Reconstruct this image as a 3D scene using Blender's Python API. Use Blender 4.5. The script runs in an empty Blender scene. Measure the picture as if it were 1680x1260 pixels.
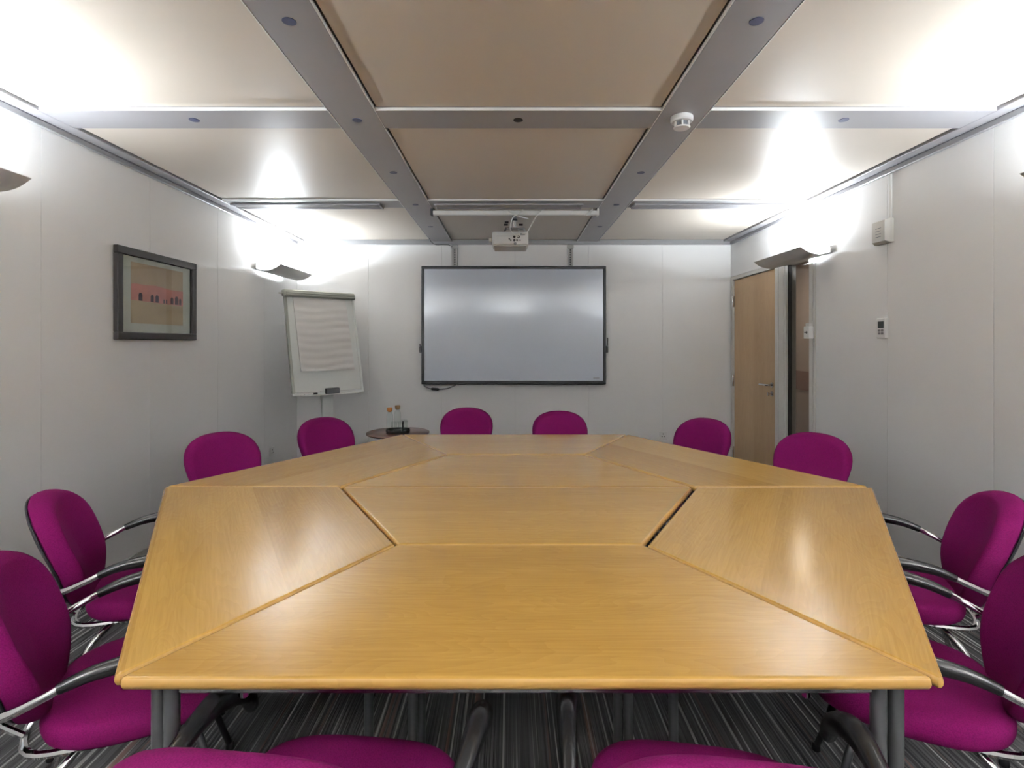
import bpy, bmesh, math, random
from mathutils import Vector, Matrix

random.seed(7)
PI = math.pi
scene = bpy.context.scene
C = bpy.context.collection

# ------------------------------------------------------------------ camera, world, exposure
CAM_Z = 1.377
cd = bpy.data.cameras.new('camera')
cd.sensor_width = 36.0
cd.lens = 36.0 * 875.0 / 1680.0
cd.shift_x = 2.0 / 1680.0
cd.shift_y = -67.0 / 1680.0
cd.clip_start = 0.02
cam = bpy.data.objects.new('camera', cd)
C.objects.link(cam)
cam.location = (0, 0, CAM_Z)
cam.rotation_euler = (PI / 2, 0, 0)
scene.camera = cam

world = bpy.data.worlds.new('world')
scene.world = world
world.use_nodes = True
world.node_tree.nodes['Background'].inputs[0].default_value = (0.5, 0.52, 0.55, 1)
world.node_tree.nodes['Background'].inputs[1].default_value = 0.02

scene.view_settings.view_transform = 'Standard'
scene.view_settings.look = 'None'
scene.view_settings.gamma = 1.0
scene.view_settings.use_curve_mapping = False
scene.view_settings.exposure = 0.60
scene.cycles.caustics_reflective = False
scene.cycles.caustics_refractive = False
LAMP_STRENGTH = 172.0         # emission of the opal diffusers inside the wall uplighters
REAR_LAMP_STRENGTH = 1950.0     # boosted fill from the uplighters behind the camera, side pair added

# room dimensions (metres)
XL, XR = -2.307, 2.372
YB, YF = 5.75, -1.62
ZC = 2.467                    # underside of the ceiling beams
ZP = ZC + 0.014               # underside of the ceiling panels


# ------------------------------------------------------------------ materials
def nodes_of(name):
    m = bpy.data.materials.new(name)
    m.use_nodes = True
    nt = m.node_tree
    return m, nt, nt.nodes['Principled BSDF']


def mat(name, col, rough=0.5, metal=0.0, spec=0.5, noise=0.0, nscale=40.0, bump=0.0, coat=0.0, stretch=(1, 1, 1)):
    m, nt, b = nodes_of(name)
    b.inputs['Base Color'].default_value = (*col, 1)
    b.inputs['Roughness'].default_value = rough
    b.inputs['Metallic'].default_value = metal
    b.inputs['Specular IOR Level'].default_value = spec
    b.inputs['Coat Weight'].default_value = coat
    b.inputs['Coat Roughness'].default_value = 0.15
    if noise or bump:
        tc = nt.nodes.new('ShaderNodeTexCoord')
        mp = nt.nodes.new('ShaderNodeMapping')
        mp.inputs['Scale'].default_value = stretch
        nz = nt.nodes.new('ShaderNodeTexNoise')
        nz.inputs['Scale'].default_value = nscale
        nz.inputs['Detail'].default_value = 4
        nt.links.new(tc.outputs['Object'], mp.inputs['Vector'])
        nt.links.new(mp.outputs['Vector'], nz.inputs['Vector'])
        if noise:
            mx = nt.nodes.new('ShaderNodeMix')
            mx.data_type = 'RGBA'
            mx.inputs[6].default_value = (*[c * (1 - noise) for c in col], 1)
            mx.inputs[7].default_value = (*[min(1, c * (1 + noise)) for c in col], 1)
            nt.links.new(nz.outputs['Fac'], mx.inputs[0])
            nt.links.new(mx.outputs[2], b.inputs['Base Color'])
        if bump:
            bp = nt.nodes.new('ShaderNodeBump')
            bp.inputs['Strength'].default_value = bump
            bp.inputs['Distance'].default_value = 0.002
            nt.links.new(nz.outputs['Fac'], bp.inputs['Height'])
            nt.links.new(bp.outputs['Normal'], b.inputs['Normal'])
    return m


def glass_mat(name, tint=(1, 1, 1), rough=0.0, alpha_mix=0.0):
    m, nt, b = nodes_of(name)
    out = nt.nodes['Material Output']
    tr = nt.nodes.new('ShaderNodeBsdfTransparent')
    tr.inputs[0].default_value = (*tint, 1)
    gl = nt.nodes.new('ShaderNodeBsdfGlossy')
    gl.inputs['Roughness'].default_value = rough
    lw = nt.nodes.new('ShaderNodeLayerWeight')
    lw.inputs[0].default_value = 0.5
    pw = nt.nodes.new('ShaderNodeMath')
    pw.operation = 'POWER'
    pw.inputs[1].default_value = 4.5
    nt.links.new(lw.outputs['Facing'], pw.inputs[0])
    fr = nt.nodes.new('ShaderNodeMath')
    fr.operation = 'MULTIPLY_ADD'
    fr.inputs[1].default_value = 0.9
    fr.inputs[2].default_value = 0.025
    nt.links.new(pw.outputs[0], fr.inputs[0])
    mx = nt.nodes.new('ShaderNodeMixShader')
    nt.links.new(fr.outputs[0], mx.inputs[0])
    nt.links.new(tr.outputs[0], mx.inputs[1])
    nt.links.new(gl.outputs[0], mx.inputs[2])
    nt.links.new(mx.outputs[0], out.inputs['Surface'])
    return m


def emit_mat(name, col, strength):
    m, nt, b = nodes_of(name)
    b.inputs['Base Color'].default_value = (0.9, 0.9, 0.9, 1)
    b.inputs['Emission Color'].default_value = (*col, 1)
    b.inputs['Emission Strength'].default_value = strength
    return m


def carpet_mat():
    m, nt, b = nodes_of('carpet')
    b.inputs['Roughness'].default_value = 0.95
    b.inputs['Specular IOR Level'].default_value = 0.1
    tc = nt.nodes.new('ShaderNodeTexCoord')

    def band(scale, stretch_y, lo, hi):
        mp = nt.nodes.new('ShaderNodeMapping')
        mp.inputs['Scale'].default_value = (1, stretch_y, 1)
        nz = nt.nodes.new('ShaderNodeTexNoise')
        nz.inputs['Scale'].default_value = scale
        nz.inputs['Detail'].default_value = 2
        rp = nt.nodes.new('ShaderNodeMapRange')
        rp.inputs['From Min'].default_value = lo
        rp.inputs['From Max'].default_value = hi
        nt.links.new(tc.outputs['Object'], mp.inputs['Vector'])
        nt.links.new(mp.outputs['Vector'], nz.inputs['Vector'])
        nt.links.new(nz.outputs['Fac'], rp.inputs['Value'])
        return rp.outputs[0]

    def mixc(fac, a, bcol):
        mx = nt.nodes.new('ShaderNodeMix')
        mx.data_type = 'RGBA'
        for idx, v in ((6, a), (7, bcol)):
            if isinstance(v, tuple):
                mx.inputs[idx].default_value = (*v, 1)
            else:
                nt.links.new(v, mx.inputs[idx])
        nt.links.new(fac, mx.inputs[0])
        return mx.outputs[2]
    fine = band(160, 0.008, 0.35, 0.65)
    light = band(62, 0.006, 0.57, 0.63)
    brown = band(34, 0.01, 0.62, 0.70)
    c1 = mixc(fine, (0.022, 0.022, 0.024), (0.10, 0.10, 0.104))
    c2 = mixc(brown, c1, (0.17, 0.11, 0.095))
    c3 = mixc(light, c2, (0.36, 0.36, 0.355))
    nt.links.new(c3, b.inputs['Base Color'])
    bp = nt.nodes.new('ShaderNodeBump')
    bp.inputs['Strength'].default_value = 0.5
    bp.inputs['Distance'].default_value = 0.003
    nt.links.new(fine, bp.inputs['Height'])
    nt.links.new(bp.outputs['Normal'], b.inputs['Normal'])
    return m


def wood_mat(name, dark, light, rough=0.28, leaf=0.33, fig=1.0, along='X', spec=0.5, tone=0.08):
    """veneer whose grain runs along local X (or Z), laid in leaves side by side"""
    m, nt, b = nodes_of(name)
    b.inputs['Roughness'].default_value = rough
    b.inputs['Specular IOR Level'].default_value = spec
    L = nt.links.new
    tc = nt.nodes.new('ShaderNodeTexCoord')
    oi = nt.nodes.new('ShaderNodeObjectInfo')
    sep = nt.nodes.new('ShaderNodeSeparateXYZ')
    L(tc.outputs['Object'], sep.inputs[0])
    u = sep.outputs['X'] if along == 'X' else sep.outputs['Z']
    v = sep.outputs['Y']

    def mth(op, a, bb=None):
        n = nt.nodes.new('ShaderNodeMath')
        n.operation = op
        for i, x in enumerate((a, bb)):
            if x is None:
                continue
            if isinstance(x, (int, float)):
                n.inputs[i].default_value = x
            else:
                L(x, n.inputs[i])
        return n.outputs[0]
    lf = mth('FLOOR', mth('DIVIDE', v, leaf))
    seed = mth('ADD', mth('MULTIPLY', lf, 3.71), mth('MULTIPLY', oi.outputs['Random'], 37.0))
    wn = nt.nodes.new('ShaderNodeTexWhiteNoise')
    wn.noise_dimensions = '1D'
    L(seed, wn.inputs['W'])
    comb = nt.nodes.new('ShaderNodeCombineXYZ')
    L(mth('ADD', mth('MULTIPLY', u, 0.9), seed), comb.inputs[0])
    L(mth('MULTIPLY', v, 5.0), comb.inputs[1])
    L(seed, comb.inputs[2])
    n1 = nt.nodes.new('ShaderNodeTexNoise')
    n1.inputs['Scale'].default_value = 1.3
    n1.inputs['Detail'].default_value = 2
    n1.inputs['Distortion'].default_value = 0.5
    L(comb.outputs[0], n1.inputs['Vector'])
    rings = mth('FRACT', mth('MULTIPLY', n1.outputs['Fac'], 26.0 * fig))
    comb2 = nt.nodes.new('ShaderNodeCombineXYZ')
    L(mth('ADD', mth('MULTIPLY', u, 5.0), seed), comb2.inputs[0])
    L(mth('MULTIPLY', v, 140.0), comb2.inputs[1])
    n2 = nt.nodes.new('ShaderNodeTexNoise')
    n2.inputs['Scale'].default_value = 1.0
    n2.inputs['Detail'].default_value = 3
    L(comb2.outputs[0], n2.inputs['Vector'])
    n3 = nt.nodes.new('ShaderNodeTexNoise')
    n3.inputs['Scale'].default_value = 2.2
    n3.inputs['Detail'].default_value = 1
    L(comb.outputs[0], n3.inputs['Vector'])
    f = mth('ADD', mth('MULTIPLY', rings, 0.11), mth('MULTIPLY', n2.outputs['Fac'], 0.46))
    f = mth('ADD', f, mth('MULTIPLY', n3.outputs['Fac'], 0.25))
    f = mth('ADD', f, mth('MULTIPLY', mth('SUBTRACT', wn.outputs['Value'], 0.5), tone * 4))
    mx = nt.nodes.new('ShaderNodeMix')
    mx.data_type = 'RGBA'
    mx.inputs[6].default_value = (*dark, 1)
    mx.inputs[7].default_value = (*light, 1)
    L(f, mx.inputs[0])
    L(mx.outputs[2], b.inputs['Base Color'])
    bp = nt.nodes.new('ShaderNodeBump')
    bp.inputs['Strength'].default_value = 0.04
    bp.inputs['Distance'].default_value = 0.001
    L(n2.outputs['Fac'], bp.inputs['Height'])
    L(bp.outputs['Normal'], b.inputs['Normal'])
    return m


def fabric_mat(name, col):
    m, nt, b = nodes_of(name)
    L = nt.links.new
    b.inputs['Roughness'].default_value = 0.85
    b.inputs['Specular IOR Level'].default_value = 0.04
    b.inputs['Sheen Weight'].default_value = 0.0
    b.inputs['Sheen Tint'].default_value = (0.9, 0.35, 0.75, 1)
    b.inputs['Sheen Roughness'].default_value = 0.4
    tc = nt.nodes.new('ShaderNodeTexCoord')
    vo = nt.nodes.new('ShaderNodeTexVoronoi')
    vo.inputs['Scale'].default_value = 330
    L(tc.outputs['Object'], vo.inputs['Vector'])
    nz = nt.nodes.new('ShaderNodeTexNoise')
    nz.inputs['Scale'].default_value = 9
    nz.inputs['Detail'].default_value = 3
    L(tc.outputs['Object'], nz.inputs['Vector'])
    mx = nt.nodes.new('ShaderNodeMix')
    mx.data_type = 'RGBA'
    mx.inputs[6].default_value = (*[c * 1.15 for c in col], 1)
    mx.inputs[7].default_value = (*[c * 0.7 for c in col], 1)
    L(vo.outputs['Distance'], mx.inputs[0])
    L(mx.outputs[2], b.inputs['Base Color'])
    bp = nt.nodes.new('ShaderNodeBump')
    bp.inputs['Strength'].default_value = 0.35
    bp.inputs['Distance'].default_value = 0.001
    L(vo.outputs['Distance'], bp.inputs['Height'])
    L(bp.outputs['Normal'], b.inputs['Normal'])
    return m


M = {
    'wall': mat('wall_panel_paint', (0.84, 0.84, 0.84), 0.42, noise=0.02, nscale=3, bump=0.02),
    'joint': mat('joint_shade', (0.60, 0.60, 0.59), 0.7, noise=0.05),
    'ceil': mat('ceiling_panel_paint', (0.60, 0.54, 0.47), 0.42, noise=0.015, nscale=4, bump=0.01),
    'void': mat('ceiling_void', (0.02, 0.02, 0.02), 0.9, noise=0.1),
    'beam': mat('beam_grey', (0.30, 0.295, 0.31), 0.38, noise=0.03, nscale=8),
    'litedge': mat('beam_edge_highlight', (0.80, 0.80, 0.80), 0.4, noise=0.02),  # white stands in for lamp light on the grey beam faces
    'trim': mat('trim_grey', (0.27, 0.27, 0.28), 0.45, noise=0.03),
    'base': mat('skirting_grey', (0.40, 0.39, 0.38), 0.5, noise=0.03),
    'carpet': carpet_mat(),
    'wood': wood_mat('maple_veneer', (0.34, 0.178, 0.033), (0.62, 0.38, 0.10), 0.19),
    'edge': wood_mat('maple_edge', (0.36, 0.19, 0.042), (0.64, 0.39, 0.12), 0.33, fig=0.4, tone=0.02),
    'doorwood': wood_mat('door_veneer', (0.34, 0.215, 0.105), (0.56, 0.39, 0.22), 0.4, leaf=0.23, fig=0.4, along='Z', tone=0.05),
    'tablemetal': mat('table_leg_grey', (0.085, 0.088, 0.092), 0.28, 0.3, noise=0.05),
    'steel': mat('satin_steel', (0.55, 0.55, 0.56), 0.25, 1.0, noise=0.03),
    'chrome': mat('chrome', (0.75, 0.75, 0.76), 0.08, 1.0, noise=0.02),
    'fabric': fabric_mat('purple_fabric', (0.122, 0.0050, 0.062)),
    'blackplastic': mat('black_plastic', (0.010, 0.010, 0.012), 0.35, spec=0.3, noise=0.1),
    'pad': mat('arm_pad_black', (0.010, 0.010, 0.011), 0.26, spec=0.4, noise=0.1),
    'white': mat('white_plastic', (0.78, 0.78, 0.77), 0.4, noise=0.02),
    'offwhite': mat('off_white_plastic', (0.62, 0.61, 0.58), 0.45, noise=0.02),
    'projbody': mat('projector_body', (0.60, 0.60, 0.59), 0.45, noise=0.03),
    'lampmetal': mat('lamp_silver', (0.68, 0.67, 0.66), 0.42, 0.15, noise=0.03),
    'board': mat('whiteboard_surface', (0.58, 0.635, 0.73), 0.09, spec=0.9, noise=0.01, nscale=3),
    'frameblack': mat('black_frame', (0.010, 0.010, 0.012), 0.4, spec=0.2, noise=0.1),
    'flipwhite': mat('flipchart_white', (0.66, 0.68, 0.66), 0.3, noise=0.02),
    'flipgrey': mat('flipchart_rail', (0.34, 0.35, 0.31), 0.35, 0.5, noise=0.04),
    'paper': mat('paper', (0.66, 0.64, 0.62), 0.9, noise=0.03, nscale=5, bump=0.15),
    'mahogany': mat('mahogany', (0.085, 0.028, 0.018), 0.25, noise=0.3, nscale=14, stretch=(1, 6, 1)),
    'tray': mat('tray_black', (0.015, 0.02, 0.022), 0.15, noise=0.1),
    'cork': mat('cork_orange', (0.42, 0.16, 0.03), 0.6, noise=0.25, nscale=60),
    'corkdark': mat('cork_brown', (0.16, 0.09, 0.03), 0.6, noise=0.25, nscale=60),
    'glass': glass_mat('clear_glass', (0.965, 0.98, 0.975)),
    'pane': glass_mat('window_pane', (0.80, 0.79, 0.78)),
    'pictureglass': glass_mat('picture_glass', (0.97, 0.98, 0.97)),
    'pictureframe': mat('picture_frame', (0.022, 0.019, 0.018), 0.45, spec=0.25, noise=0.1),
    'mount': mat('picture_mount', (0.62, 0.65, 0.61), 0.9, noise=0.02),
    'artsky': mat('art_beige', (0.52, 0.41, 0.30), 0.9, noise=0.12, nscale=9),
    'artpink': mat('art_pink', (0.58, 0.25, 0.225), 0.9, noise=0.22, nscale=14),
    'artsand': mat('art_sand', (0.55, 0.44, 0.30), 0.9, noise=0.12, nscale=7),
    'artdark': mat('art_dark', (0.06, 0.035, 0.055), 0.9, noise=0.3, nscale=30),
    'disc': mat('disc_blue', (0.045, 0.055, 0.12), 0.4, noise=0.05),
    'hole': mat('dark_hole', (0.008, 0.006, 0.005), 0.8, noise=0.1),
    'lcd': mat('lcd_dark', (0.04, 0.045, 0.045), 0.2, noise=0.1),
    'button': mat('button_grey', (0.16, 0.16, 0.17), 0.5, noise=0.05),
    'ink': mat('black_ink', (0.01, 0.01, 0.01), 0.6, noise=0.1),
    'greyink': mat('grey_ink', (0.25, 0.26, 0.28), 0.6, noise=0.1),
    'cablewhite': mat('cable_white', (0.70, 0.70, 0.68), 0.5, noise=0.02),
    'cablegrey': mat('cable_grey', (0.10, 0.10, 0.105), 0.5, noise=0.05),
    'corridor': mat('corridor_wall', (0.42, 0.33, 0.265), 0.7, noise=0.04),
    'corridorband': mat('corridor_band', (0.25, 0.13, 0.08), 0.6, noise=0.1),
    'corridorfloor': mat('corridor_floor', (0.16, 0.14, 0.12), 0.8, noise=0.1),
    'tube': emit_mat('lamp_diffuser', (0.90, 0.965, 1.02), LAMP_STRENGTH),
    'reartube': emit_mat('lamp_diffuser_rear', (0.90, 0.965, 1.02), REAR_LAMP_STRENGTH),
    'corrfill': emit_mat('corridor_fill_lamp', (1.0, 0.9, 0.78), 14.0),
}

# ------------------------------------------------------------------ mesh helpers
OFF = {}                       # world offset of unrotated roots, so that parts can be given in world metres


def link(name, bm, m, parent=None, smooth=False, local=False):
    bmesh.ops.recalc_face_normals(bm, faces=bm.faces)
    xs = [v.co for v in bm.verts]
    lo = Vector((min(c.x for c in xs), min(c.y for c in xs), min(c.z for c in xs)))
    hi = Vector((max(c.x for c in xs), max(c.y for c in xs), max(c.z for c in xs)))
    c = (lo + hi) / 2
    if parent is None:
        c.z = lo.z
    bmesh.ops.translate(bm, verts=bm.verts, vec=-c)
    me = bpy.data.meshes.new(name)
    bm.to_mesh(me)
    bm.free()
    if smooth:
        for p in me.polygons:
            p.use_smooth = True
        try:
            me.set_sharp_from_angle(angle=math.radians(38))
        except Exception:
            pass
    for mm in (m if isinstance(m, (list, tuple)) else [m]):
        me.materials.append(M[mm])
    o = bpy.data.objects.new(name, me)
    C.objects.link(o)
    if parent is not None:
        o.parent = parent
        o.location = c - OFF.get(parent.name, Vector((0, 0, 0)))
    else:
        o.location = c
    OFF[o.name] = c.copy()
    return o


def root(name, label, cat, loc=(0, 0, 0), rotz=0.0, group=None, local=False):
    o = bpy.data.objects.new(name, None)
    o.empty_display_size = 0.1
    C.objects.link(o)
    o.location = loc
    o.rotation_euler = (0, 0, rotz)
    OFF[o.name] = Vector((0, 0, 0)) if local else Vector(loc)
    tag(o, label, cat, group)
    return o


def tag(o, label, cat, group=None):
    o['label'] = label
    o['category'] = cat
    if group:
        o['group'] = group
    return o


def structure(o, label=None):
    o['kind'] = 'structure'
    if label:
        o['label'] = label
    return o


def struct_root(name, loc, label=None):
    o = bpy.data.objects.new(name, None)
    C.objects.link(o)
    o.location = loc
    OFF[o.name] = Vector(loc)
    return structure(o, label)


def bbox(bm, x0, x1, y0, y1, z0, z1, bev=0.0, seg=1):
    g = bmesh.ops.create_cube(bm, size=1.0)
    vs = g['verts']
    for v in vs:
        v.co = Vector(((x0 + x1) / 2 + v.co.x * (x1 - x0), (y0 + y1) / 2 + v.co.y * (y1 - y0), (z0 + z1) / 2 + v.co.z * (z1 - z0)))
    if bev:
        es = list({e for v in vs for e in v.link_edges})
        bmesh.ops.bevel(bm, geom=es, offset=bev, segments=seg, profile=0.5, affect='EDGES')
    return bm


def box(name, x, y, z, m, parent=None, bev=0.0, seg=1, smooth=False):
    bm = bmesh.new()
    bbox(bm, x[0], x[1], y[0], y[1], z[0], z[1], bev, seg)
    return link(name, bm, m, parent, smooth)


def lathe_bm(bm, prof, cx=0, cy=0, n=24, axis='Z'):
    rings = []
    for r, z in prof:
        ring = []
        for i in range(n):
            a = 2 * PI * i / n
            if axis == 'Z':
                p = (cx + r * math.cos(a), cy + r * math.sin(a), z)
            elif axis == 'X':
                p = (z, cx + r * math.cos(a), cy + r * math.sin(a))
            else:
                p = (cx + r * math.cos(a), z, cy + r * math.sin(a))
            ring.append(bm.verts.new(p))
        rings.append(ring)
    for a, b in zip(rings, rings[1:]):
        for i in range(n):
            j = (i + 1) % n
            bm.faces.new((a[i], a[j], b[j], b[i]))
    bm.faces.new(rings[0])
    bm.faces.new(rings[-1])
    return bm


def lathe(name, prof, cx, cy, m, parent=None, n=24, axis='Z', smooth=True):
    bm = bmesh.new()
    lathe_bm(bm, prof, cx, cy, n, axis)
    return link(name, bm, m, parent, smooth)


def spline(pts, sub=6, closed=False):
    P = [Vector(p) for p in pts]
    out = []
    n = len(P)
    rng = range(n if closed else n - 1)
    for i in rng:
        if closed:
            p0, p1, p2, p3 = P[(i - 1) % n], P[i], P[(i + 1) % n], P[(i + 2) % n]
        else:
            p0, p1, p2, p3 = P[max(i - 1, 0)], P[i], P[i + 1], P[min(i + 2, n - 1)]
        for k in range(sub):
            t = k / sub
            out.append(0.5 * ((2 * p1) + (-p0 + p2) * t + (2 * p0 - 5 * p1 + 4 * p2 - p3) * t * t + (-p0 + 3 * p1 - 3 * p2 + p3) * t ** 3))
    if not closed:
        out.append(P[-1].copy())
    return out


def tube_bm(bm, path, rad, n=10, closed=False):
    """sweep; rad is a number or a list along the path"""
    path = [Vector(p) for p in path]
    N = len(path)
    R = rad if isinstance(rad, (list, tuple)) else [rad] * N
    T = []
    for i in range(N):
        if closed:
            t = path[(i + 1) % N] - path[(i - 1) % N]
        else:
            t = path[min(i + 1, N - 1)] - path[max(i - 1, 0)]
        T.append(t.normalized())
    up = Vector((0, 0, 1)) if abs(T[0].z) < 0.9 else Vector((1, 0, 0))
    nrm = (up - T[0] * up.dot(T[0])).normalized()
    rings = []
    for i in range(N):
        nrm = (nrm - T[i] * nrm.dot(T[i])).normalized()
        bn = T[i].cross(nrm)
        rings.append([bm.verts.new(path[i] + R[i] * (math.cos(2 * PI * k / n) * nrm + math.sin(2 * PI * k / n) * bn)) for k in range(n)])
    last = N if closed else N - 1
    for i in range(last):
        a, b = rings[i], rings[(i + 1) % N]
        for k in range(n):
            j = (k + 1) % n
            bm.faces.new((a[k], a[j], b[j], b[k]))
    if not closed:
        bm.faces.new(rings[0])
        bm.faces.new(rings[-1])
    return bm


def tube(name, path, rad, m, parent=None, n=10, closed=False):
    bm = bmesh.new()
    tube_bm(bm, path, rad, n, closed)
    return link(name, bm, m, parent, True)


def rings_bm(bm, rings):
    vr = [[bm.verts.new(p) for p in r] for r in rings]
    n = len(vr[0])
    for a, b in zip(vr, vr[1:]):
        for k in range(n):
            j = (k + 1) % n
            bm.faces.new((a[k], a[j], b[j], b[k]))
    bm.faces.new(vr[0])
    bm.faces.new(vr[-1])
    return bm


def copy_tree(o, parent=None):
    c = o.copy()
    C.objects.link(c)
    if parent is not None:
        c.parent = parent
    for ch in o.children:
        copy_tree(ch, c)
    return c


# ------------------------------------------------------------------ the room
floor = structure(box('floor', (XL - 0.1, XR + 0.1), (YF - 0.1, YB + 0.1), (-0.05, 0.0), 'carpet'), 'charcoal carpet with fine lighter stripes')

JG = 0.0008                   # joint half width
PT = 0.012                    # panel thickness
HW = ZC                       # wall height


def wall_panel(parent, axis, face, a0, a1, z0, z1):
    """one panel of a wall; axis 'x' = wall running along y at x = face; panel surface lies at face"""
    if axis == 'x':
        s = PT if face > 0 else -PT
        x = (face, face + s) if s > 0 else (face + s, face)
        return box('panel', x, (a0 + JG, a1 - JG), (z0, z1), 'wall', parent, 0.001)
    s = PT if face > 2 else -PT
    y = (face, face + s) if s > 0 else (face + s, face)
    return box('panel', (a0 + JG, a1 - JG), y, (z0, z1), 'wall', parent, 0.001)


wl = structure(box('wall_left', (XL - 0.10, XL - PT), (YF - 0.1, YB + 0.1), (0, HW), 'joint'), 'pale grey panelled left wall')
js = [YF] + [2.62 - 0.79 * k for k in (5, 4, 3, 2, 1)] + [2.62, 3.41, 4.20, 4.99, YB]
for a, b in zip(js, js[1:]):
    wall_panel(wl, 'x', XL, a, b, 0.0, HW)

wb = structure(box('wall_back', (XL - 0.1, XR + 0.1), (YB + PT, YB + 0.10), (0, HW), 'joint'), 'pale grey panelled wall behind the whiteboard')
js = [XL, -1.535, -0.745, 0.045, 0.835, 1.635, XR]
for a, b in zip(js, js[1:]):
    wall_panel(wb, 'y', YB, a, b, 0.0, HW)

wf = structure(box('wall_front', (XL - 0.1, XR + 0.1), (YF - 0.10, YF - PT), (0, HW), 'joint'), 'pale grey panelled wall behind the camera')
for a, b in zip(js, js[1:]):
    wall_panel(wf, 'y', YF, a, b, 0.0, HW)

# right wall with the door and the glazed side light
DY0, DY1, DZ = 4.79, 5.685, 2.045      # door leaf
GY0, GY1 = 4.235, 4.585               # glazing
OY0 = 4.145                           # opening incl. frame
bm = bmesh.new()
bbox(bm, XR + PT, XR + 0.10, YF - 0.1, OY0, 0, HW)
bbox(bm, XR + PT, XR + 0.10, OY0, YB + 0.1, DZ + 0.045, HW)
bbox(bm, XR + PT, XR + 0.10, YB - 0.012, YB + 0.1, 0, DZ + 0.045)
wr = structure(link('wall_right', bm, 'joint'), 'pale grey panelled right wall with the door')
js = [YF] + [2.62 - 0.79 * k for k in (5, 4, 3, 2, 1)] + [2.62, 3.36, OY0]
for a, b in zip(js, js[1:]):
    wall_panel(wr, 'x', XR, a, b, 0.0, HW)
for a, b in ((OY0, 4.70), (4.70, YB)):
    wall_panel(wr, 'x', XR, a, b, DZ + 0.045, HW)

# door
door = struct_root('door_1', (XR, (DY0 + DY1) / 2, 0), 'light wood veneered door in a grey frame')
box('door_leaf', (XR + 0.012, XR + 0.052), (DY0, DY1), (0.008, DZ), 'doorwood', door, 0.002)
bm = bmesh.new()
bbox(bm, XR - 0.004, XR + 0.09, DY0 - 0.20 + 0.01, DY0 - 0.004, 0, DZ + 0.04, 0.003)
bbox(bm, XR - 0.012, XR - 0.004, DY0 - 0.075, DY0 - 0.02, 0, DZ + 0.04, 0.003)
bbox(bm, XR - 0.012, XR - 0.004, DY0 - 0.17, DY0 - 0.11, 0, DZ + 0.04, 0.003)
link('door_post', bm, 'offwhite', door)
box('door_frame_side', (XR - 0.006, XR + 0.09), (DY1 + 0.004, YB - 0.014), (0, DZ + 0.04), 'offwhite', door, 0.003)
box('door_head', (XR - 0.008, XR + 0.09), (DY0 - 0.002, DY1 + 0.003), (DZ + 0.004, DZ + 0.042), 'offwhite', door, 0.003)
for z in (1.82, 0.98, 0.22):
    lathe('hinge', [(0.009, z - 0.06), (0.011, z - 0.055), (0.011, z + 0.055), (0.009, z + 0.06)], XR - 0.004, DY1 - 0.004, 'chrome', door, 12)
hy = 4.862
lv = tube('lever_handle', spline([(XR + 0.005, hy, 0.995), (XR - 0.03, hy, 0.995), (XR - 0.045, hy + 0.015, 0.995), (XR - 0.047, hy + 0.06, 0.995), (XR - 0.047, hy + 0.125, 0.993)], 5), 0.0095, 'steel', door, 10)
lathe('handle_rose', [(0.026, XR + 0.004), (0.026, XR + 0.012)], hy, 0.995, 'steel', door, 20, 'X')
lathe('keyhole_rose', [(0.024, XR + 0.004), (0.024, XR + 0.012)], hy, 0.915, 'steel', door, 20, 'X')
tube('key_knob', [(XR + 0.004, hy, 0.912), (XR - 0.012, hy, 0.912), (XR - 0.03, hy + 0.004, 0.912)], [0.011, 0.011, 0.016], 'steel', door, 12)

# glazed side light
win = struct_root('window_1', (XR, (GY0 + GY1) / 2, 0), 'narrow glazed side light beside the door')
box('window_pane', (XR + 0.040, XR + 0.046), (GY0, GY1), (0.06, DZ), 'pane', win)
bm = bmesh.new()
bbox(bm, XR - 0.006, XR + 0.09, OY0 + 0.003, GY0, 0, DZ + 0.042, 0.004)
bbox(bm, XR - 0.013, XR - 0.006, OY0 + 0.028, GY0 - 0.022, 0, DZ + 0.04, 0.003)
link('window_post', bm, 'offwhite', win)
box('window_head', (XR - 0.006, XR + 0.09), (GY0 + 0.001, GY1 + 0.008), (DZ + 0.001, DZ + 0.042), 'offwhite', win, 0.003)
box('window_sill', (XR - 0.006, XR + 0.09), (GY0 + 0.001, GY1 + 0.008), (0, 0.059), 'offwhite', win, 0.003)
box('gasket', (XR + 0.010, XR + 0.036), (GY1 - 0.016, GY1 + 0.002), (0.06, DZ), 'hole', win)

# corridor seen through the side light
cw = structure(box('wall_corridor', (XR + 1.35, XR + 1.40), (3.0, YB + 2.6), (0, 2.4), 'corridor'), 'brownish corridor wall beyond the glass')
box('dado_band', (XR + 1.335, XR + 1.35), (3.0, YB + 2.6), (0.78, 1.02), 'corridorband', cw)
structure(box('wall_corridor_end', (XR + 0.102, XR + 1.40), (YB + 2.6, YB + 2.65), (0, 2.4), 'corridor'), 'corridor end wall')
structure(box('wall_corridor_near', (XR + 0.102, XR + 1.40), (2.95, 3.0), (0, 2.4), 'corridor'), 'corridor near end wall')
structure(box('floor_corridor', (XR + 0.101, XR + 1.45), (2.9, YB + 2.7), (-0.05, 0.0), 'corridorfloor'), 'corridor floor')
structure(box('ceiling_corridor', (XR + 0.101, XR + 1.45), (2.9, YB + 2.7), (2.40, 2.45), 'corridor'), 'corridor ceiling')
tag(box('corridor_fill_light', (XR + 0.5, XR + 0.9), (5.4, 6.4), (2.375, 2.399), 'corrfill', None, 0.004), 'added flat ceiling light, unseen, brightening the corridor beyond the door glass', 'light')  # unseen lamp added to light the corridor behind the pane

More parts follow.
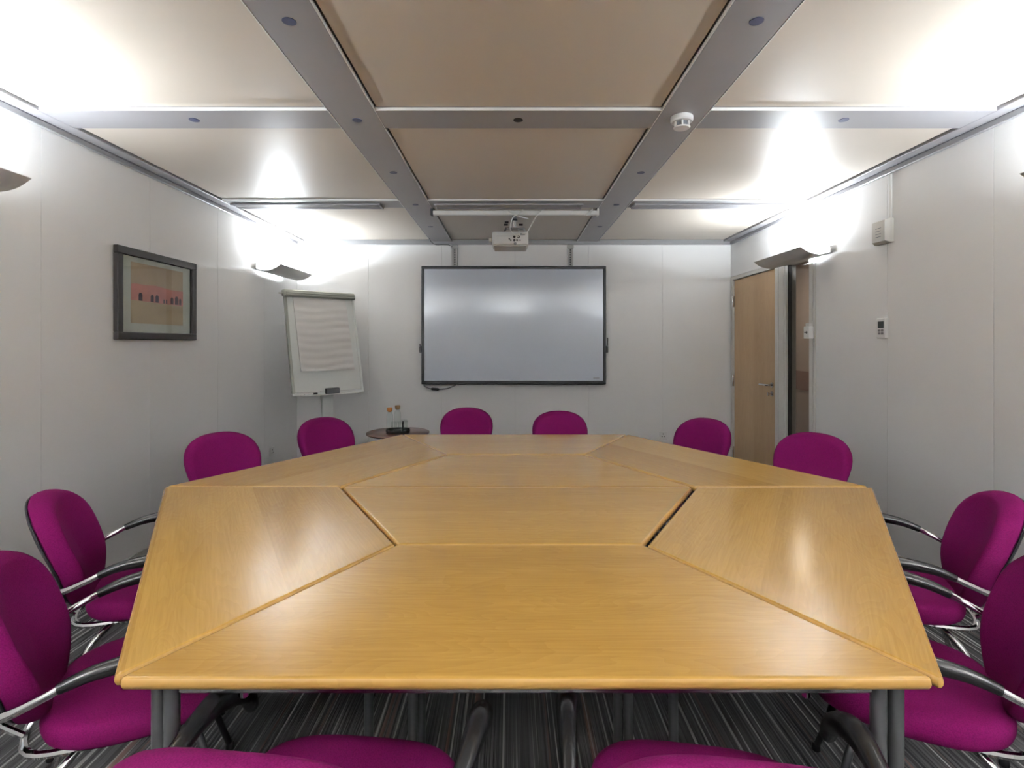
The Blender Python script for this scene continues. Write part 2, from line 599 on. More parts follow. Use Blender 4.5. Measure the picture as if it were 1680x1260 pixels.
# skirting
structure(box('baseboard_left', (XL, XL + 0.012), (YF, YB), (0, 0.085), 'base', None, 0.003), 'grey skirting along left wall')
structure(box('baseboard_back', (XL + 0.013, XR - 0.013), (YB - 0.012, YB), (0, 0.085), 'base', None, 0.003), 'grey skirting below the whiteboard wall')
structure(box('baseboard_right', (XR - 0.012, XR), (YF, OY0 - 0.01), (0, 0.085), 'base', None, 0.003), 'grey skirting along right wall')
structure(box('baseboard_front', (XL + 0.013, XR - 0.013), (YF, YF + 0.012), (0, 0.085), 'base', None, 0.003), 'grey skirting behind the camera')

# ------------------------------------------------------------------ ceiling: slab, beams, recessed panels
ceiling = structure(box('ceiling', (XL - 0.1, XR + 0.1), (YF - 0.1, YB + 0.1), (ZC + 0.05, ZC + 0.10), 'void'), 'panelled ceiling with grey beams')
BX = [(-0.855, -0.640), (0.712, 0.932)]                 # beams running away from the camera
CYC = [-0.56, 1.02, 2.605, 4.190]                       # cross beams
CW = 0.105
PX0, PX1 = XL + 0.092, XR - 0.092                       # inner edges of the perimeter strip
bays = [(PX0, BX[0][0]), (BX[0][1], BX[1][0]), (BX[1][1], PX1)]


def disc(x, y, m, parent, r=0.0235):
    return lathe('spot_disc', [(r, ZC - 0.0015), (r, ZC + 0.004)], x, y, m, parent, 24)


for i, (a, b) in enumerate(BX):
    bmn = box('beam', (a, b), (YF, YB - 0.03), (ZC, ZC + 0.049), 'beam', ceiling, 0.003)
    cx = (a + b) / 2 + (-0.003 if i == 0 else 0.01)
    for xs in ((a - 0.004, a - 0.0002), (b + 0.0002, b + 0.004)):
        box('lit_edge_strip', xs, (YF, YB - 0.03), (ZC - 0.001, ZC + 0.012), 'litedge', bmn)  # painted highlight along the beam's bevelled edges
    for y in (0.2, 1.0, 1.806, 2.606, 3.41, 4.20, 4.99):
        if i == 1 and y == 2.606:
            continue
        disc(cx, y, 'disc', bmn)
for yc in CYC:
    for k, (a, b) in enumerate(bays):
        bmn = box('cross_beam', (a, b), (yc - CW, yc + CW), (ZC + 0.0005, ZC + 0.049), 'beam', ceiling, 0.003)
        box('lit_edge_strip', (a + 0.005, b - 0.005), (yc - CW - 0.004, yc - CW - 0.0002), (ZC - 0.001, ZC + 0.013), 'litedge', bmn)  # lit front face of the beam, painted as a white strip
        if yc != 4.190:
            disc((-1.546, 0.036, 1.626)[k], yc, 'hole' if k == 1 else 'disc', bmn)
ys = [YF + 0.05] + [v for yc in CYC for v in (yc - CW, yc + CW)] + [YB - 0.06]
for a, b in bays:
    for k in range(0, len(ys), 2):
        y0, y1 = ys[k], ys[k + 1]
        box('ceiling_panel', (a + 0.011, b - 0.011), (y0 + 0.004, y1 - 0.007), (ZP, ZP + 0.012), 'ceil', ceiling, 0.002)
# perimeter strips and cornice
structure(box('trim_1', (XL, PX0), (YF, YB - 0.03), (ZC, ZC + 0.049), 'beam', None, 0.003), 'grey ceiling edge strip along left wall')
structure(box('trim_2', (PX1, XR), (YF, YB - 0.03), (ZC, ZC + 0.049), 'beam', None, 0.003), 'grey ceiling edge strip along right wall')
structure(box('trim_3', (XL + 0.001, XL + 0.022), (YF, YB - 0.03), (ZC - 0.034, ZC - 0.001), 'trim', None, 0.004), 'dark cornice along left wall')
structure(box('trim_4', (XR - 0.022, XR - 0.001), (YF, YB - 0.03), (ZC - 0.034, ZC - 0.001), 'trim', None, 0.004), 'dark cornice along right wall')
structure(box('trim_5', (XL + 0.001, XR - 0.001), (YB - 0.029, YB - 0.001), (ZC - 0.030, ZC + 0.049), 'trim', None, 0.004), 'grey cornice along back wall')

# linear air vents in the far cross beam
for x0, x1, lab in ((-2.19, -1.02, 'long grey slot air vent in ceiling nearest the framed picture'),
                    (-0.60, 0.565, 'long grey slot air vent in ceiling directly before the projector'),
                    (0.965, 2.22, 'long pale slot air vent in ceiling nearest the door')):
    y0, y1 = 4.155, 4.287
    v = root('air_vent', lab, 'air vent', ((x0 + x1) / 2, (y0 + y1) / 2, ZC - 0.014), 0, 'slot vents in the far ceiling beam')
    bm = bmesh.new()
    bbox(bm, x0, x1, y0, y0 + 0.016, ZC - 0.014, ZC, 0.002)
    bbox(bm, x0, x1, y1 - 0.016, y1, ZC - 0.014, ZC, 0.002)
    bbox(bm, x0, x0 + 0.016, y0 + 0.016, y1 - 0.016, ZC - 0.014, ZC, 0.002)
    bbox(bm, x1 - 0.016, x1, y0 + 0.016, y1 - 0.016, ZC - 0.014, ZC, 0.002)
    link('vent_frame', bm, 'beam', v)
    box('vent_back', (x0 + 0.016, x1 - 0.016), (y0 + 0.016, y1 - 0.016), (ZC - 0.003, ZC - 0.0005), 'hole', v)
    for k in range(3):
        yy = y0 + 0.035 + 0.029 * k
        box('vent_blade', (x0 + 0.017, x1 - 0.017), (yy, yy + 0.013), (ZC - 0.012, ZC - 0.0035), 'beam', v, 0.002)

# ------------------------------------------------------------------ wall uplighters
def build_light():
    """local: wall plane x = 0, room towards +x, centre y = 0, z = 0 at the shade's lowest line"""
    t = root('wall_light', 'x', 'wall light', (0, 0, 0), 0, 'curved metal wall uplighters', True)
    box('back_box', (0.0135, 0.030), (-0.365, 0.365), (0.018, 0.068), 'lampmetal', t, 0.003)
    prof = spline([(0.040, 0.012), (0.10, 0.001), (0.155, 0.006), (0.205, 0.024), (0.255, 0.058)], 5)
    prof = [(p.x, p.y) for p in [Vector((a.x, a.y)) for a in prof]]
    bm = bmesh.new()
    th = 0.004
    bot = [[bm.verts.new((x, s * 0.375, z)) for x, z in prof] for s in (-1, 1)]
    top = [[bm.verts.new((x - (0.002 if i == len(prof) - 1 else 0), s * 0.375, z + th)) for i, (x, z) in enumerate(prof)] for s in (-1, 1)]
    n = len(prof)
    for i in range(n - 1):
        bm.faces.new((bot[0][i], bot[0][i + 1], bot[1][i + 1], bot[1][i]))
        bm.faces.new((top[0][i], top[1][i], top[1][i + 1], top[0][i + 1]))
        for s in (0, 1):
            bm.faces.new((bot[s][i], top[s][i], top[s][i + 1], bot[s][i + 1]))
    for i in (0, n - 1):
        bm.faces.new((bot[0][i], bot[1][i], top[1][i], top[0][i]))
    link('shade', bm, 'lampmetal', t, True)
    for y in (-0.25, 0.25):
        box('bracket', (0.030, 0.06), (y - 0.008, y + 0.008), (0.014, 0.024), 'lampmetal', t)
    for y in (-0.20, 0.20):
        box('wall_fixing', (0.0005, 0.0136), (y - 0.03, y + 0.03), (0.0635, 0.0675), 'lampmetal', t)
    box('lamp_diffuser', (0.046, 0.165), (-0.22, 0.22), (0.021, 0.027), 'tube', t, 0.002)
    return t


LZ = 2.024
lamp0 = build_light()
lights = [(XL, 5.135, 0, 'silver curved wall uplighter glowing above the flip chart'),
          (XR, 4.275, PI, 'silver curved wall uplighter glowing above the door glass'),
          (XL, 1.91, 0, 'silver curved wall uplighter cut by the left picture edge'),
          (XR, 1.845, PI, 'silver curved wall uplighter barely showing at the right picture edge'),
          (0.04, YF, PI / 2, 'silver curved wall uplighter on wall behind the viewpoint'),
          (XL, -0.95, 0, 'added silver fill uplighter, unseen on the left wall behind the viewpoint'),  # this and the next are added to fill the lower room
          (XR, -0.60, PI, 'added silver fill uplighter, unseen on the right wall behind the viewpoint')]
for i, (x, y, rz, lab) in enumerate(lights):
    o = lamp0 if i == 0 else copy_tree(lamp0)
    o.location = (x, y, LZ)
    o.rotation_euler = (0, 0, rz)
    o['label'] = lab
    if i >= 4:  # boosted emission to lift the lower room
        for ch in o.children:
            if ch.name.startswith('lamp_diffuser'):
                ch.data = ch.data.copy()
                ch.data.materials[0] = M['reartube']

# ------------------------------------------------------------------ the conference table: eight trapezoid tables
TS = 1.612                      # long side
TD = TS * math.sqrt(3) / 4      # depth
TZ = 0.724
TT = 0.026


def fillet_poly(poly, r, n=3):
    out = []
    N = len(poly)
    for i in range(N):
        p0, p, p1 = Vector(poly[i - 1]), Vector(poly[i]), Vector(poly[(i + 1) % N])
        a = (p0 - p).normalized()
        b = (p1 - p).normalized()
        ang = a.angle(b)
        d = r / math.tan(ang / 2)
        c = p + (a + b).normalized() * (r / math.sin(ang / 2))
        s, e = p + a * d, p + b * d
        for k in range(n + 1):
            t = k / n
            q = s.lerp(e, t) - c
            out.append(c + q.normalized() * r)
    return out


def inset(poly, d):
    N = len(poly)
    out = []
    for i in range(N):
        p0, p, p1 = Vector(poly[i - 1]), Vector(poly[i]), Vector(poly[(i + 1) % N])
        e0 = (p - p0).normalized()
        e1 = (p1 - p).normalized()
        n0 = Vector((-e0.y, e0.x))
        n1 = Vector((-e1.y, e1.x))
        m_ = (n0 + n1)
        m_ = m_ / max(1e-6, m_.dot(n0))
        out.append(p + m_ * d)
    return out


def build_table():
    """local: long edge along x at y = 0, short edge at y = TD, origin on the floor"""
    t = root('trapezoid_table', 'x', 'table', (0, 0, 0), 0, 'trapezoid tables forming the hexagon', True)
    g = 0.0022
    poly = inset([(-TS / 2, 0), (TS / 2, 0), (TS / 4, TD), (-TS / 4, TD)], g)
    bm = bmesh.new()
    rings = []
    z0, z1 = TZ - TT, TZ
    for d, z, in ((0.010, z0), (0.004, z0 + 0.003), (0.0008, z0 + 0.009), (0.0, z0 + 0.014), (0.0012, z1 - 0.006), (0.004, z1 - 0.0018), (0.0085, z1), (0.0105, z1)):
        rings.append([(p.x, p.y, z) for p in fillet_poly(inset(poly, d), max(0.003, 0.010 - d), 3)])
    rings_bm(bm, rings)
    top = link('table_top', bm, ['wood', 'edge'], t, True)
    for p in top.data.polygons:
        p.material_index = 0 if p.normal.z > 0.6 else 1
    for x, y in ((-0.735, 0.075), (0.735, 0.075), (-0.335, TD - 0.07), (0.335, TD - 0.07)):
        lg = lathe('leg', [(0.0155, 0.012), (0.0155, TZ - TT - 0.0005)], x, y, 'tablemetal', t, 16)
        lathe('foot', [(0.016, 0.0005), (0.018, 0.004), (0.018, 0.012)], x, y, 'blackplastic', lg, 16)
    zr0, zr1 = TZ - TT - 0.046, TZ - TT - 0.0008
    bm = bmesh.new(); bbox(bm, -0.719, 0.719, 0.066, 0.084, zr0, zr1, 0.004); link('front_rail', bm, 'steel', t)
    bm = bmesh.new(); bbox(bm, -0.319, 0.319, TD - 0.079, TD - 0.061, zr0, zr1, 0.004); link('inner_rail', bm, 'steel', t)
    for s in (-1, 1):
        a = Vector((s * 0.735, 0.075, 0)); b = Vector((s * 0.335, TD - 0.07, 0))
        d = (b - a).normalized(); nn = Vector((-d.y, d.x, 0)) * 0.009
        a2, b2 = a + d * 0.016, b - d * 0.016
        bm = bmesh.new()
        rings_bm(bm, [[p - nn + Vector((0, 0, zr0)), p + nn + Vector((0, 0, zr0)), p + nn + Vector((0, 0, zr1)), p - nn + Vector((0, 0, zr1))] for p in (a2, b2)])
        link('side_rail', bm, 'steel', t)
    for s in (-1, 1):
        lathe('linking_stub', [(0.009, TZ - TT - 0.075), (0.011, TZ - TT - 0.072), (0.011, TZ - TT - 0.001)], s * 0.600, 0.105, 'chrome', t, 14)
    return t


OC = Vector((0.03, 2.431, 0))
tab0 = build_table()
tabs = []
names = ['light wood trapezoid table nearest the viewpoint, its long edge crossing the bottom',
         'light wood trapezoid table at right front, before the two right armchairs',
         'light wood trapezoid table at right rear, pointing to the door',
         'light wood trapezoid table below the whiteboard, farthest from the viewpoint',
         'light wood trapezoid table at left rear, below the flip chart',
         'light wood trapezoid table at left front, with the brightest lamp reflection']
for k in range(6):
    a = k * PI / 3
    o = tab0 if k == 0 else copy_tree(tab0)
    p = Matrix.Rotation(a, 3, 'Z') @ Vector((0, -2 * TD, 0))
    if k == 1:
        p = p + Vector((0.5, -0.866, 0)) * 0.010
    o.location = OC + p
    o.rotation_euler = (0, 0, a)
    o['label'] = names[k]
for a, lab in ((0.0, 'light wood trapezoid table forming the rear half of the centre hexagon'),
               (PI, 'light wood trapezoid table forming the front half of the centre hexagon')):
    o = copy_tree(tab0)
    o.location = OC
    o.rotation_euler = (0, 0, a)
    o['label'] = lab
    o.scale = (0.994, 0.994, 0.9965)

# ------------------------------------------------------------------ chairs
def superell(a, b, n, N=40):
    out = []
    for i in range(N):
        t = 2 * PI * i / N
        c, s = math.cos(t), math.sin(t)
        out.append((a * math.copysign(abs(c) ** (2 / n), c), b * math.copysign(abs(s) ** (2 / n), s)))
    return out


def pad_bm(bm, outline, prof, deform):
    rings = []
    for s, w in prof:
        rings.append([deform(u * s, v * s, w) for u, v in outline])
    return rings_bm(bm, rings)


def build_chair():
    """local: sitter looks along +y, origin on the floor below the seat centre"""
    t = root('armchair', 'x', 'chair', (0, 0, 0), 0, 'purple armchairs round the table', True)
    # seat
    o2 = superell(0.238, 0.225, 3.0, 48)
    th = 0.070
    pr = [(0.02, 0), (0.5, 0), (0.86, 0.0), (0.93, 0.004), (0.975, 0.013), (0.997, 0.027), (1.0, 0.040), (0.985, 0.053), (0.95, 0.062), (0.89, 0.067), (0.75, 0.070), (0.5, 0.0715), (0.25, 0.072), (0.02, 0.072)]

    def dseat(u, v, w):
        z = 0.402 + w
        wid = 1.0 - 0.08 * max(0, -v / 0.225)
        fr = max(0, (v - 0.10) / 0.125)
        z -= 0.018 * fr * fr
        z += 0.10 * u * u * (w / th)
        return (u * wid, v, z)
    bm = bmesh.new()
    pad_bm(bm, o2, pr, dseat)
    link('seat', bm, 'fabric', t, True)
    bm = bmesh.new()
    pad_bm(bm, o2, [(0.3, -0.012), (0.78, -0.010), (0.90, 0.0), (0.90, 0.004)], dseat)
    link('seat_pan', bm, 'blackplastic', t, True)
    # backrest: centre z 0.63, half height 0.205
    ob = superell(0.252, 0.205, 2.35, 56)

    def mid(u, v):
        z = 0.632 + v
        y = -0.312 - 0.31 * v + 0.80 * u * u + 0.012 * math.exp(-((v + 0.06) / 0.10) ** 2)
        return y, z

    def shape(u, v):
        k = (0.205 - v) / 0.41
        return u * (1 - 0.33 * max(0, k))

    def dback(u, v, w):
        uu = shape(u, v)
        y, z = mid(uu, v)
        return (uu, y + w, z)
    bm = bmesh.new()
    pad_bm(bm, ob, [(0.02, -0.016), (0.6, -0.016), (0.93, -0.016), (0.985, -0.010), (1.0, 0.004), (0.995, 0.020), (0.970, 0.038), (0.93, 0.050), (0.885, 0.0555), (0.84, 0.0555), (0.7, 0.0515), (0.4, 0.047), (0.02, 0.046)], dback)
    link('backrest', bm, 'fabric', t, True)
    bm = bmesh.new()
    pad_bm(bm, ob, [(0.02, -0.028), (0.6, -0.028), (0.88, -0.026), (0.955, -0.0215), (0.965, -0.0165), (0.5, -0.0165), (0.02, -0.0165)], dback)
    link('back_shell', bm, 'blackplastic', t, True)
    # tubular arm loop behind the back, rising forward to black pads
    half = [(0.0, -0.342, 0.532), (0.10, -0.338, 0.533), (0.18, -0.312, 0.537), (0.236, -0.258, 0.553), (0.258, -0.19, 0.582), (0.263, -0.145, 0.602)]
    path = [(-x, y, z) for x, y, z in half[:0:-1]] + half
    tube('arm_loop', spline(path, 6), 0.0105, 'chrome', t, 10)
    for s in (-1, 1):
        pp = spline([(s * 0.2625, -0.152, 0.599), (s * 0.268, -0.09, 0.618), (s * 0.275, -0.01, 0.626), (s * 0.278, 0.05, 0.622), (s * 0.276, 0.10, 0.604), (s * 0.272, 0.140, 0.576), (s * 0.268, 0.160, 0.530)], 6)
        N = len(pp)
        rr = []
        for i in range(N):
            q = i / (N - 1)
            r = 0.0125 + 0.0125 * min(1, q / 0.5) if q < 0.6 else 0.025 - 0.010 * (q - 0.6) / 0.4
            if i >= N - 3:
                r *= (0.95, 0.75, 0.35)[i - (N - 3)]
            rr.append(r)
        tube('arm_pad', pp, rr, 'pad', t, 14)
    # bracket and uprights between the loop and the seat ring
    box('back_bracket', (-0.055, 0.055), (-0.352, -0.290), (0.475, 0.518), 'blackplastic', t, 0.006)
    for s in (-1, 1):
        tube('upright', [(s * 0.034, -0.320, 0.474), (s * 0.034, -0.305, 0.43), (s * 0.034, -0.262, 0.390)], 0.0085, 'chrome', t, 8)
    ring = [(0.12, 0.12, 0.380), (0.14, 0.0, 0.380), (0.14, -0.13, 0.380), (0.105, -0.235, 0.380), (0.0, -0.262, 0.380)]
    rp = ring + [(-x, y, z) for x, y, z in ring[-2::-1]] + [(-0.06, 0.14, 0.380), (0.06, 0.14, 0.380)]
    tube('seat_ring', spline(rp, 4, True), 0.010, 'chrome', t, 8, True)
    for s in (-1, 1):
        for kind, pts in (('rear', [(s * 0.14, -0.14, 0.374), (s * 0.185, -0.195, 0.32), (s * 0.200, -0.225, 0.20), (s * 0.222, -0.285, 0.012)]),
                          ('front', [(s * 0.125, 0.10, 0.374), (s * 0.195, 0.135, 0.30), (s * 0.215, 0.165, 0.16), (s * 0.235, 0.21, 0.012)])):
            lg = tube('leg', spline(pts, 4), 0.0105, 'chrome' if kind == 'rear' else 'blackplastic', t, 10)
            lathe('foot', [(0.013, 0.0005), (0.015, 0.005), (0.013, 0.022), (0.011, 0.026)], pts[-1][0], pts[-1][1], 'blackplastic', lg, 12)
    return t


chair0 = build_chair()


def facing(deg):
    return math.radians(deg) - PI / 2


chairs = [(-0.345, 1.045, 84, 'purple armchair nearest the viewpoint at left, its pink back edge at the bottom'),
          (0.385, 1.025, 81, 'purple armchair nearest the viewpoint at right, beside the front table leg'),
          (-1.017, 1.502, 30, 'purple armchair cut by the left picture edge, front table corner'),
          (-1.370, 2.090, 28, 'purple armchair on the left, between the cropped armchair and the bare wall'),
          (-1.485, 3.02, -36, 'purple armchair before the left wall, below the framed picture'),
          (-1.100, 3.66, -38, 'purple armchair before the flip chart'),
          (-0.365, 4.12, -90, 'purple armchair below the whiteboard, beside the round side table'),
          (0.385, 3.90, -90, 'purple armchair below the whiteboard, the one farther from the side table'),
          (1.13, 3.62, -143, 'purple armchair right of the whiteboard, just left of the wooden door'),
          (1.555, 3.00, -144, 'purple armchair before the door glass on the right'),
          (1.455, 2.065, 153, 'purple armchair on the right, behind the cropped armchair, facing the table side'),
          (1.098, 1.497, 150, 'purple armchair cut by the right picture edge, front table corner')]
for i, (x, y, d, lab) in enumerate(chairs):
    o = chair0 if i == 0 else copy_tree(chair0)
    o.location = (x, y, 0)
    o.rotation_euler = (0, 0, facing(d))
    o['label'] = lab

# ------------------------------------------------------------------ whiteboard and its wall tracks
WX0, WX1, WZ0, WZ1 = -0.950, 1.012, 0.940, 2.195
WY = 5.662
wbd = root('whiteboard', 'wide interactive whiteboard with thin black frame on the back wall', 'whiteboard', ((WX0 + WX1) / 2, WY, WZ0))
box('board_surface', (WX0 + 0.03, WX1 - 0.03), (WY + 0.008, WY + 0.05), (WZ0 + 0.03, WZ1 - 0.03), 'board', wbd)
fw = 0.036
for nm, x, z in (('frame_bottom', (WX0, WX1), (WZ0, WZ0 + fw)), ('frame_top', (WX0, WX1), (WZ1 - 0.030, WZ1)),
                 ('frame_side', (WX0, WX0 + 0.030), (WZ0 + fw, WZ1 - 0.030)), ('frame_side', (WX1 - 0.030, WX1), (WZ0 + fw, WZ1 - 0.030))):
    box(nm, x, (WY, WY + 0.055), z, 'frameblack', wbd, 0.004)
box('maker_mark', (WX1 - 0.135, WX1 - 0.07), (WY + 0.0070, WY + 0.0080), (WZ0 + 0.062, WZ0 + 0.070), 'greyink', wbd)
for s, x in ((-1, WX0), (1, WX1)):
    xx = (x - 0.022, x - 0.0005) if s < 0 else (x + 0.0005, x + 0.022)
    box('pen_holder', xx, (WY + 0.005, WY + 0.04), (1.275, 1.345), 'blackplastic', wbd, 0.004)
    tube('pen', [((xx[0] + xx[1]) / 2 + s * 0.004, WY + 0.012, 1.346), ((xx[0] + xx[1]) / 2 + s * 0.006, WY + 0.012, 1.435 if s > 0 else 1.37)], 0.006, 'blackplastic', wbd, 8)

for x, lab in ((-0.602, 'slotted grey wall track above whiteboard, left one near the dangling wire'), (0.640, 'slotted grey wall track above whiteboard, right of the projector')):
    t = root('wall_track', lab, 'wall track', (x, YB - 0.014, 1.0), 0, 'slotted tracks holding the whiteboard')
    bm = bmesh.new()
    bbox(bm, x - 0.030, x - 0.012, YB - 0.026, YB - 0.0005, 1.0, ZC - 0.034, 0.002)
    bbox(bm, x + 0.012, x + 0.030, YB - 0.026, YB - 0.0005, 1.0, ZC - 0.034, 0.002)
    bbox(bm, x - 0.012, x + 0.012, YB - 0.012, YB - 0.0005, 1.0, ZC - 0.034)
    link('channel', bm, 'base', t)
    for k in range(8):
        z = 2.215 + 0.026 * k
        box('slot', (x - 0.006, x + 0.006), (YB - 0.0135, YB - 0.0121), (z, z + 0.015), 'hole', t)
    box('track_end', (x - 0.036, x + 0.036), (YB - 0.034, YB - 0.0265), (ZC - 0.075, ZC - 0.036), 'base', t, 0.004)

tag(tube('board_cable', spline([(-0.93, 5.69, 0.932), (-0.90, 5.69, 0.905), (-0.84, 5.69, 0.890), (-0.78, 5.69, 0.885), (-0.68, 5.69, 0.893), (-0.60, 5.69, 0.925), (-0.585, 5.69, 0.932)], 5), 0.006, 'cablegrey', None, 8), 'thin grey cable hanging below the whiteboard frame', 'cable')
tag(tube('cable_plug', [(-0.85, 5.675, 0.892), (-0.835, 5.675, 0.890), (-0.775, 5.675, 0.885), (-0.76, 5.675, 0.886)], [0.008, 0.015, 0.015, 0.007], 'blackplastic', None, 10), 'black inline plug on cable below the whiteboard', 'plug')
tag(tube('ceiling_wire', spline([(-0.845, 5.55, ZC - 0.004), (-0.84, 5.60, ZC - 0.02), (-0.80, 5.66, ZC - 0.045), (-0.72, 5.69, ZC - 0.040), (-0.66, 5.70, ZC - 0.042), (-0.625, 5.705, ZC - 0.06)], 5), 0.004, 'cablegrey', None, 6), 'thin dark wire drooping from the beam to the left track', 'cable')

# ------------------------------------------------------------------ projector and its mount
mt = root('projector_mount', 'white ceiling rail with pole carrying the projector', 'projector mount', (0.02, 4.32, ZC - 0.06))
box('rail', (-0.632, 0.706), (4.315, 4.355), (ZC - 0.052, ZC - 0.016), 'white', mt, 0.004)
for x in (-0.638, 0.708):
    box('end_clip', (x - 0.012, x + 0.006), (4.31, 4.36), (ZC - 0.056, ZC - 0.0015), 'blackplastic' if x < 0 else 'white', mt, 0.003)
tube('pole', [(0.028, 4.335, ZC - 0.053), (0.028, 4.335, 2.315)], 0.018, 'steel', mt, 14)
lathe('pole_collar', [(0.026, 2.37), (0.026, 2.385)], 0.028, 4.335, 'frameblack', mt, 16)
box('cross_plate', (-0.045, 0.115), (4.30, 4.37), (2.306, 2.3145), 'steel', mt, 0.002)
for x in (-0.04, 0.0, 0.06, 0.105):
    tube('strut', [(x, 4.335, 2.306), (x * 1.2, 4.335 + (0.04 if x > 0.03 else -0.03), 2.284)], 0.006, 'frameblack' if abs(x) < 0.05 else 'white', mt, 8)
for x, z in ((-0.035, 2.335), (-0.03, 2.355), (0.085, 2.335)):
    tube('adjusting_screw', [(x - 0.02, 4.315, z), (x + 0.012, 4.315, z)], 0.008, 'frameblack', mt, 8)

pj = root('projector', 'white projector hanging from the ceiling, rear sockets showing', 'projector', (0.015, 4.42, 2.165))
bm = bmesh.new()
bbox(bm, -0.150, 0.142, 4.29, 4.55, 2.168, 2.277, 0.016, 3)
link('body', bm, 'projbody', pj, True)
bm = bmesh.new()
bbox(bm, -0.138, 0.130, 4.302, 4.54, 2.158, 2.1675, 0.004)
link('top_cover', bm, 'offwhite', pj)
lathe('focus_knob', [(0.018, -0.178), (0.020, -0.172), (0.020, -0.160), (0.012, -0.151)], 4.36, 2.22, 'offwhite', pj, 16, 'X')
for x, z, r in ((0.028, 2.232, 0.010), (0.062, 2.232, 0.011), (0.028, 2.206, 0.010), (0.05, 2.206, 0.008), (0.0, 2.206, 0.007), (-0.012, 2.216, 0.006), (0.075, 2.206, 0.006)):
    lathe('socket', [(r, 4.2885), (r, 4.2899)], x, z, 'hole', pj, 14, 'Y')
box('power_inlet', (0.075, 0.115), (4.2875, 4.2899), (2.245, 2.262), 'greyink', pj)
box('port_panel', (-0.115, 0.10), (4.2892, 4.2899), (2.238, 2.240), 'greyink', pj)
lathe('ir_window', [(0.012, 4.2885), (0.012, 4.2899)], 0.035, 2.178, 'button', pj, 14, 'Y')
lathe('lens', [(0.035, 4.551), (0.035, 4.565), (0.028, 4.567)], -0.06, 2.222, 'hole', pj, 20, 'Y')

for lab, pts in (('white cable curling from the pole top to the projector', [(0.10, 4.30, ZC - 0.012), (0.06, 4.295, ZC - 0.05), (0.02, 4.29, ZC - 0.075), (0.0, 4.285, 2.34), (-0.005, 4.27, 2.29), (0.02, 4.265, 2.25), (0.05, 4.275, 2.235), (0.062, 4.287, 2.232)]),
                 ('white cable slanting from the rail to the projector corner', [(0.27, 4.312, ZC - 0.006), (0.235, 4.30, ZC - 0.03), (0.20, 4.30, ZC - 0.075), (0.15, 4.29, 2.30), (0.125, 4.272, 2.26), (0.10, 4.275, 2.252), (0.095, 4.286, 2.2535)]),
                 ('white cable tied at the right end of the projector rail', [(0.60, 4.31, ZC - 0.055), (0.63, 4.305, ZC - 0.03), (0.66, 4.30, ZC - 0.008), (0.64, 4.30, ZC - 0.05), (0.61, 4.305, ZC - 0.06)]),
                 ('short white cable tie crossing the projector pole', [(-0.02, 4.30, ZC - 0.02), (0.03, 4.302, ZC - 0.055), (0.10, 4.305, ZC - 0.075), (0.14, 4.305, ZC - 0.085)])):
    tag(tube('projector_cable', spline(pts, 5), 0.0045, 'cablewhite', None, 7), lab, 'cable')

# smoke detector
sd = root('smoke_detector', 'round white smoke detector under the right ceiling beam', 'smoke detector', (0.822, 2.565, ZC - 0.06))
lathe('base', [(0.050, ZC - 0.0005), (0.053, ZC - 0.004), (0.053, ZC - 0.022), (0.048, ZC - 0.028)], 0.822, 2.565, 'white', sd, 32)
lathe('sensor_core', [(0.028, ZC - 0.0285), (0.028, ZC - 0.052)], 0.822, 2.565, 'greyink', sd, 20)
for k in range(6):
    a = 2 * PI * k / 6 + 0.3
    cx, cy = 0.822 + 0.034 * math.cos(a), 2.565 + 0.034 * math.sin(a)
    tube('sensor_rib', [(cx, cy, ZC - 0.0285), (cx, cy, ZC - 0.0525)], 0.005, 'white', sd, 8)
lathe('sensor_cap', [(0.040, ZC - 0.053), (0.036, ZC - 0.058), (0.01, ZC - 0.060)], 0.822, 2.565, 'white', sd, 28)

# ------------------------------------------------------------------ framed picture
py0, py1, pz0, pz1 = 3.09, 3.867, 1.398, 1.950
pic = root('framed_picture', 'dark framed print of a pink building on the left wall', 'picture', (XL, (py0 + py1) / 2, pz0))
xa = XL + 0.001
fwp = 0.046
for nm, y, z in (('frame_bottom', (py0, py1), (pz0, pz0 + fwp)), ('frame_top', (py0, py1), (pz1 - fwp, pz1)),
                 ('frame_side', (py0, py0 + fwp), (pz0 + fwp, pz1 - fwp)), ('frame_side', (py1 - fwp, py1), (pz0 + fwp, pz1 - fwp))):
    box(nm, (xa, xa + 0.030), y, z, 'pictureframe', pic, 0.003)
box('mount_board', (xa, xa + 0.008), (py0 + fwp, py1 - fwp), (pz0 + fwp, pz1 - fwp), 'mount', pic)
ay0, ay1, az0, az1 = 3.225, 3.735, 1.500, 1.872
pr = box('print', (xa + 0.0082, xa + 0.0090), (ay0, ay1), (az0, az1), 'artsky', pic)
box('sand_band', (xa + 0.0091, xa + 0.0095), (ay0, ay1), (az0, 1.640), 'artsand', pr)
bm = bmesh.new()
prof = [(ay0, 1.640), (ay0, 1.738), (ay0 + 0.05, 1.743), (ay0 + 0.13, 1.741), (ay0 + 0.22, 1.748), (ay0 + 0.30, 1.742), (ay0 + 0.38, 1.735), (ay1, 1.737), (ay1, 1.634)]
rings_bm(bm, [[(x, y, z) for y, z in prof] for x in (xa + 0.0096, xa + 0.0100)])
link('pink_building', bm, 'artpink', pr)
